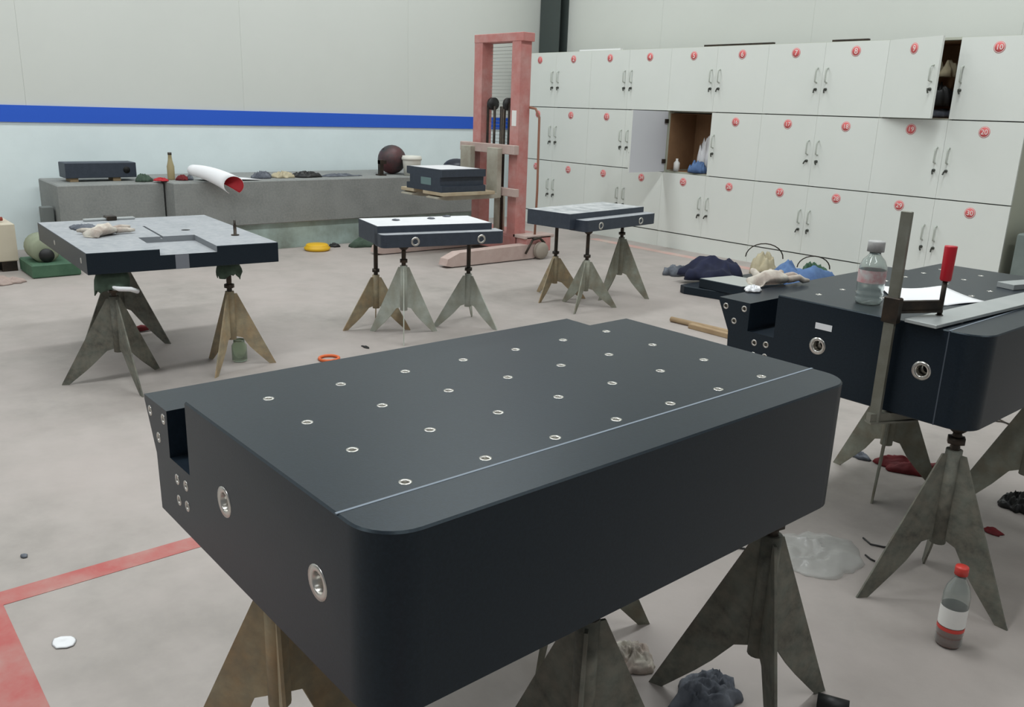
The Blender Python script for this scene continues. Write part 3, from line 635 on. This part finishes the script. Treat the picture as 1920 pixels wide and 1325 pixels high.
# carriage and forks
MB().box(-.42, .36, -.07, -.02, .9, .98, 0, .004).build('carriage_bar', LIFTPALE, LF)
MB().box(-.34, .38, -.06, -.02, .54, .61, 0, .004).build('carriage_bar', LIFTPALE, LF)
for xx in (-.27, .12):
    f = MB(); f.box(xx-.075, xx+.075, -.12, -.07, .52, .95, 0, .004)
    f.prism_axis([(-.12, .52), (-.12, .562), (-.68, .562), (-.76, .545), (-.76, .535), (-.65, .52)], xx-.085, xx+.085, lambda p, q, a: (a, p, q))
    fixn(f.build('fork', LIFTDUST, LF))
# load on the forks
lz = .592
for k, (xx, y0, y1, wd) in enumerate(((-.27, -.78, -.2, .1), (.12, -.78, -.2, .15))):
    tag(MB().box(-6.13+xx-wd, -6.13+xx+wd, 4.95+y0+.03, 4.95+y1, .5625, lz, 0, .003).build('timber_plank', WOOD), ('narrow pale plank lying on the wall-side fork of the lift', 'wide pale plank lying on the aisle-side fork of the lift')[k], 'plank')
P0 = Vector((-6.42, 4.24)); 
GB = thing('granite_channel_block', 'dark granite block with a recessed side raised on the lift forks', 'granite slab', (-5.88, 4.2, lz))
gx, gy, gz = .53, .46, .185
prof = [(0, 0), (0, .05), (-.03, .055), (-.03, .12), (0, .125), (0, gz), (-gx, gz), (-gx, .125), (-gx+.05, .12), (-gx+.05, .055), (-gx, .05), (-gx, 0)]
fixn(MB().prism_axis(prof, 0, gy, lambda p, q, a: (p, a, q)).build('stone_body', GRANITE_B, GB))
MB().box(-gx+.03, -.05, .02, gy-.03, gz, gz+.002).build('dusty_top', GRANITE_W, GB)
MB().box(-.31, -.16, -.0012, 0, .05, .11).build('pale_label', mat('grey_green_label', (104, 128, 128), .7), GB)

# ---------------------------------------------------------------- F-clamp, bottle, papers and rulers on the clamped slab
bx_, by_ = -1.04, 2.212
K = thing('f_clamp', 'steel bar clamp with a red handle gripping the granite slab', 'clamp', (bx_, by_, 0))
MB().box(-.014, .014, -.006, .006, .485, 1.065, 0, .0015).build('bar', TOOLSTEEL, K)
MB().box(-.021, .021, -.010, .012, .77, .84, 0, .003).build('sliding_collar', DKSTEEL, K)
ad = Vector((.45, .89, 0)).normalized(); al = .125
n_ = Vector((-ad.y, ad.x, 0))
def armbox(mb, l0, l1, wd, z0, z1, taper=1.):
    a = ad*l0; c_ = ad*l1
    mb.add([a-n_*wd+Vector((0, 0, z0)), c_-n_*wd+Vector((0, 0, z0+(z1-z0)*(1-taper))), c_+n_*wd+Vector((0, 0, z0+(z1-z0)*(1-taper))), a+n_*wd+Vector((0, 0, z0)), a-n_*wd+Vector((0, 0, z1)), c_-n_*wd+Vector((0, 0, z1)), c_+n_*wd+Vector((0, 0, z1)), a+n_*wd+Vector((0, 0, z1))],
           [(3, 2, 1, 0), (4, 5, 6, 7), (0, 1, 5, 4), (1, 2, 6, 5), (2, 3, 7, 6), (3, 0, 4, 7)])
b = MB(); armbox(b, 0, .15, .006, .80, .829, .9); armbox(b, 0, .15, .011, .797, .803); b.build('sliding_arm', DKSTEEL, K)
b = MB(); armbox(b, -.02, .13, .009, .49, .514, .8); armbox(b, -.02, .13, .014, .486, .491); b.build('fixed_arm', TOOLSTEEL, K)
e_p = ad*.15
MB().tube([(e_p.x, e_p.y, .782), (e_p.x, e_p.y, .885)], .0065, 10).build('screw', DKSTEEL, K)
MB().lathe([(0, .7755), (.015, .7755), (.015, .782), (.008, .79), (0, .79)], 14, (e_p.x, e_p.y, 0)).build('pad', DKSTEEL, K)
MB().lathe([(0, .882), (.013, .882), (.0145, .886), (.016, .972), (.0155, .975), (0, .975)], 14, (e_p.x, e_p.y, 0)).build('handle', HANDLE, K)
def bottle(label, loc, hgt, rad, capm, liquid=None, lab=(.45, .75), labm=WHITEP, lab2=None, caph=.03, capr=.42):
    b = thing('plastic_bottle', label, 'bottle', loc)
    h = hgt-caph
    prof = [(0, .002), (rad*.9, .002), (rad, .01), (rad, h*.12), (rad*.94, h*.15), (rad, h*.18), (rad, h*.22), (rad*.94, h*.25), (rad, h*.28), (rad, h*.72), (rad*.8, h*.84), (rad*.42, h*.95), (rad*.4, h)]
    o = MB().lathe(prof, 24).build('body', CLEAR, b); md = o.modifiers.new('t', 'SOLIDIFY'); md.thickness = .0012
    MB().lathe([(0, hgt), (rad*capr*.94, hgt), (rad*capr, hgt-.003), (rad*capr, hgt-caph), (rad*capr*.85, hgt-caph), (0, hgt-caph)], 20).build('cap', capm, b)
    MB().lathe([(rad*1.012, h*lab[0]), (rad*1.012, h*lab[1])], 24).build('label', labm, b)
    if lab2: MB().lathe([(rad*1.016, h*lab2[0]), (rad*1.016, h*lab2[1])], 24).build('label_band', lab2[2], b)
    if liquid: MB().lathe([(0, .004), (rad*.93, .004), (rad*.93, h*liquid[0]), (0, h*liquid[0])], 20).build('liquid', liquid[1], b)
    return b
p = at(1627, 569, B2T)
bottle('clear plastic drink bottle with a grey-white cap on the clamped slab', (p.x, p.y, B2T+.0005), .182, .038, mat('grey_cap', (190, 190, 188), .5, c2=(150, 150, 150), scale=30), None, (.42, .66), mat('faded_red_white_label', (206, 204, 202), .6, c2=(196, 120, 124), scale=30, mix=.8), None, .03, .62)
p = at(1776, 1206)
bottle('clear bottle with a red cap and white label holding murky liquid on the floor', (p.x, p.y, .0005), .222, .032, CAPRED, (.3, MURKY), (.3, .56), WHITEP, (.24, .29, CAPRED), .022, .5)
# crumpled white sheets
def sheet(name, label, pts, z, M, wave, seed, cat='paper'):
    A_, B_, C__, D_ = [Vector((p.x, p.y, 0)) for p in pts]; n = 12; vs = []
    for i in range(n+1):
        for j in range(n+1):
            u, v = i/n, j/n; q = A_.lerp(B_, u).lerp(D_.lerp(C__, u), v)
            vs.append((q.x, q.y, z+.001+wave*(.5+.5*math.sin(u*7+seed)*math.cos(v*3+seed))*(abs(u-.5)*2)))
    o = MB().add(vs, [(i*(n+1)+j, (i+1)*(n+1)+j, (i+1)*(n+1)+j+1, i*(n+1)+j+1) for i in range(n) for j in range(n)], 0, True).build(name, M)
    fixn(o); o.modifiers.new('t', 'SOLIDIFY').thickness = .0006
    return tag(o, label, cat)
sheet('paper_sheet', 'white paper sheet under the clamp arm on the granite slab', [at(1648, 541, B2T), at(1766, 541, B2T), at(1850, 567, B2T), at(1700, 579, B2T)], B2T, PAPER, .012, 1)
def bar(name, label, p, q, wd, z0, z1, M, cat='straightedge'):
    p = Vector((p.x, p.y)); q = Vector((q.x, q.y)); d = (q-p).normalized(); n = Vector((-d.y, d.x))*wd/2
    return tag(MB().prism([p-n, q-n, q+n, p+n], z0, z1, 0, .0008).build(name, M), label, cat)
ra = (at(1702, 606, B2T)+at(1748, 619, B2T))/2
rb = (at(1919, 553, B2T)+at(1919, 580, B2T))/2
bar('steel_straightedge', 'wide steel straightedge lying across the clamped slab over the paper', ra, ra+(rb-ra)*1.25, .085, B2T+.0035, B2T+.0125, RULER)
rc = at(1884, 541, B2T); bar('steel_rule', 'short thick steel plate behind the straightedge', rc, rc+Vector((.07, .25, 0)), .06, B2T+.0005, B2T+.018, RULER, 'plate')
zl_ = LIPT-.025; gp = at(1462, 533, zl_)
tag(glove('work_glove', GLOVE, .16, 57, (gp.x-.02, gp.y-.02, zl_+.001), -.1), 'soiled knit work glove heaped on the lip of the clamped slab', 'glove')
gp = at(1412, 546, zl_); tag(crumple('cotton_rag', PAPER, .05, .07, .022, 52, None, (gp.x+.0, gp.y+.0, zl_+.001), 8), 'small white cotton rag beside the soiled glove on the slab lip', 'rag')

# ---------------------------------------------------------------- heap in front of the lockers
hp1 = at(1275, 548); hp2 = at(1400, 572)
tag(MB().prism([(hp1.x, hp1.y), (hp1.x+.05, hp1.y-.02), (-3.3, 5.18), (-3.2, 6.2), (-4.0, 6.1)], 0.0, .06, 0, .004).build('dark_stone_plate', GRANITE), 'dark flat stone plate on the floor under the heaped clothes', 'stone plate')
q = [at(1315, 521, .13), at(1445, 528, .13)]
tag(MB().prism([(q[0].x, q[0].y-.02), (q[1].x, q[1].y-.35), (q[1].x+.1, q[1].y+.02), (q[0].x+.06, q[0].y+.3)], .0605, .13, 0, .004, 1).build('stone_offcut', [GRANITE, mat('pale_stone_top', (176, 178, 174), .7)]), 'dark stone offcut with a pale top on the flat plate', 'stone block')
p = at(1325, 535); tag(crumple('navy_jacket', NAVY, .42, .5, .17, 61, None, (-4.06, 5.52, .0605), 3.6, 22, 60), 'navy jacket heaped on the dark stone plate by the lockers', 'jacket')
tag(crumple('blue_jeans', DENIM, .42, .55, .2, 62, None, (-3.5, 5.9, .0605), 4, 22, 60), 'light blue denim jeans heaped near the lockers', 'jeans')
tag(crumple('beige_bag', BEIGE, .24, .24, .2, 63, None, (-4.12, 6.3, 0), 4), 'beige cloth bag with a wire loop behind the navy jacket', 'bag')
tag(crumple('green_bag', GREEN, .26, .2, .17, 64, None, (-3.7, 6.38, 0), 4), 'dark green bag between the beige bag and the jeans', 'bag')
tag(crumple('grey_tray', RAGG, .22, .26, .08, 65, None, (-4.5, 5.62, 0), 4, power=.2), 'grey shallow bundle beside the navy jacket', 'bundle')
def loop(label, c_, r, z, M):
    tag(MB().tube([(c_[0]+r*math.cos(math.radians(a)), c_[1]+r*.8*math.cos(math.radians(a)), z+r*math.sin(math.radians(a))) for a in range(0, 181, 15)], .005, 6).build('wire_loop', M), label, 'wire')
loop('dark wire loop standing over the beige bag', (-4.12, 6.3), .12, .14, DKSTEEL)
loop('dark wire loop standing over the green bag', (-3.7, 6.38), .1, .11, DKSTEEL)
p0, p1 = at(1258, 603), at(1384, 633)
tag(MB().tube([(p0.x, p0.y, .018), (p1.x+.3, p1.y+.03, .018)], .017, 10).build('wooden_stick', WOODB), 'brown wooden stick on the floor beside the two big slabs', 'stick')
p0, p1 = at(1296, 614), at(1384, 639)
tag(MB().box(0, .7, -.02, .02, 0, .03, 0, .003).build('wooden_batten', WOODB, None, (p0.x, p0.y-.012, 0)), 'flat brown batten lying alongside the wooden stick', 'batten')

# ---------------------------------------------------------------- litter on the floor
p = at(1525, 1042); bg = crumple('plastic_bag', BAGM, .24, .3, .04, 71, None, (p.x, p.y, 0), 7, 14, 40); tag(bg, 'flattened clear plastic bag on the floor between the two slabs', 'bag')
p = at(1322, 1308); tag(crumple('blue_grey_rag', RAGG, .14, .17, .06, 92, None, (p.x-.0, p.y, 0), 8), 'blue-grey rag on the floor at the foot of the near jack', 'rag')
p = at(1500, 1312)+Vector((.04, .0, 0)); tag(MB().tube([(0, 0, .022), (.06, .03, .022)], .02, 12).build('dark_pipe_end', BLACK, None, (p.x, p.y, 0)), 'short black pipe on the floor beside the blue-grey rag', 'pipe')
p = at(1180, 1240); tag(crumple('soiled_rag', GLOVE, .12, .14, .04, 73, None, (p.x, p.y, 0), 8), 'soiled rag on the floor between two jacks of the near slab', 'rag')
p = at(1712, 880); tag(crumple('red_cloth', REDCLOTH, .12, .3, .05, 74, None, (p.x, p.y, 0), 6), 'dark red cloth on the floor under the clamped slab', 'cloth').rotation_euler = (0, 0, -1.1)
p = at(1612, 857); tag(crumple('dark_scrap', RAGG, .09, .06, .025, 75, None, (p.x, p.y, 0), 5, 6, 14), 'small dark scrap on the floor near the red cloth', 'scrap')
p = at(1906, 950); tag(crumple('black_glove', BLACK, .11, .13, .06, 76, None, (p.x, p.y, 0), 7), 'black glove on the floor beside a clamped-slab jack', 'glove')
p = at(1862, 998); tag(crumple('brown_scrap', REDCLOTH, .07, .04, .018, 77, None, (p.x, p.y, 0), 5, 6, 14), 'small brown scrap on the floor beside the black glove', 'scrap')
p = at(120, 1205); tag(crumple('paper_scrap', PAPER, .055, .06, .008, 78, None, (p.x, p.y, 0), 4, 6, 14), 'white paper scrap inside the red floor lines', 'paper')
p = at(45, 1043); tag(crumple('dust_clump', RAGG, .03, .02, .01, 79, None, (p.x, p.y, 0), 4, 5, 10), 'tiny grey clump on the floor outside the red line', 'scrap')
p = at(685, 651); tag(crumple('dark_shard', BLACK, .07, .03, .012, 80, None, (p.x, p.y, 0), 4, 5, 10), 'small dark shard on the floor between the jacks and the near slab', 'scrap')
p = at(617, 674); tag(MB().tube([(.05*math.cos(a*PI/8), .05*math.sin(a*PI/8), .008) for a in range(17)], .008, 8).build('orange_ring', ORANGE, None, (p.x, p.y, 0)), 'orange plastic ring on the floor behind the near slab', 'ring')
p = at(173, 658); tag(crumple('black_shard', BLACK, .06, .03, .014, 81, None, (p.x, p.y, 0), 4, 5, 10), 'small black shard on the floor beside the rag-wrapped jack', 'scrap')
def cord(label, px, z=.004, r=.003, M=BLACK):
    tag(MB().tube([at(x, y, 0)+Vector((0, 0, z)) for x, y in px], r, 6).build('thin_cord', M), label, 'cord')
cord('thin black cord on the floor running behind the near jack', [(1370, 1027), (1395, 1030), (1420, 1038), (1450, 1050)])
cord('thin dark cord curled on the floor beside the clear bag', [(1618, 1010), (1632, 1022), (1655, 1027), (1668, 1028)])
cord('short dark cord on the floor near the dark cord curl', [(1622, 1042), (1632, 1050), (1640, 1054)])
cord('dark wire tangle on the floor beyond the clamped slab', [(1850, 785), (1875, 788), (1890, 796), (1905, 800), (1880, 792), (1860, 790)], M=DKSTEEL)
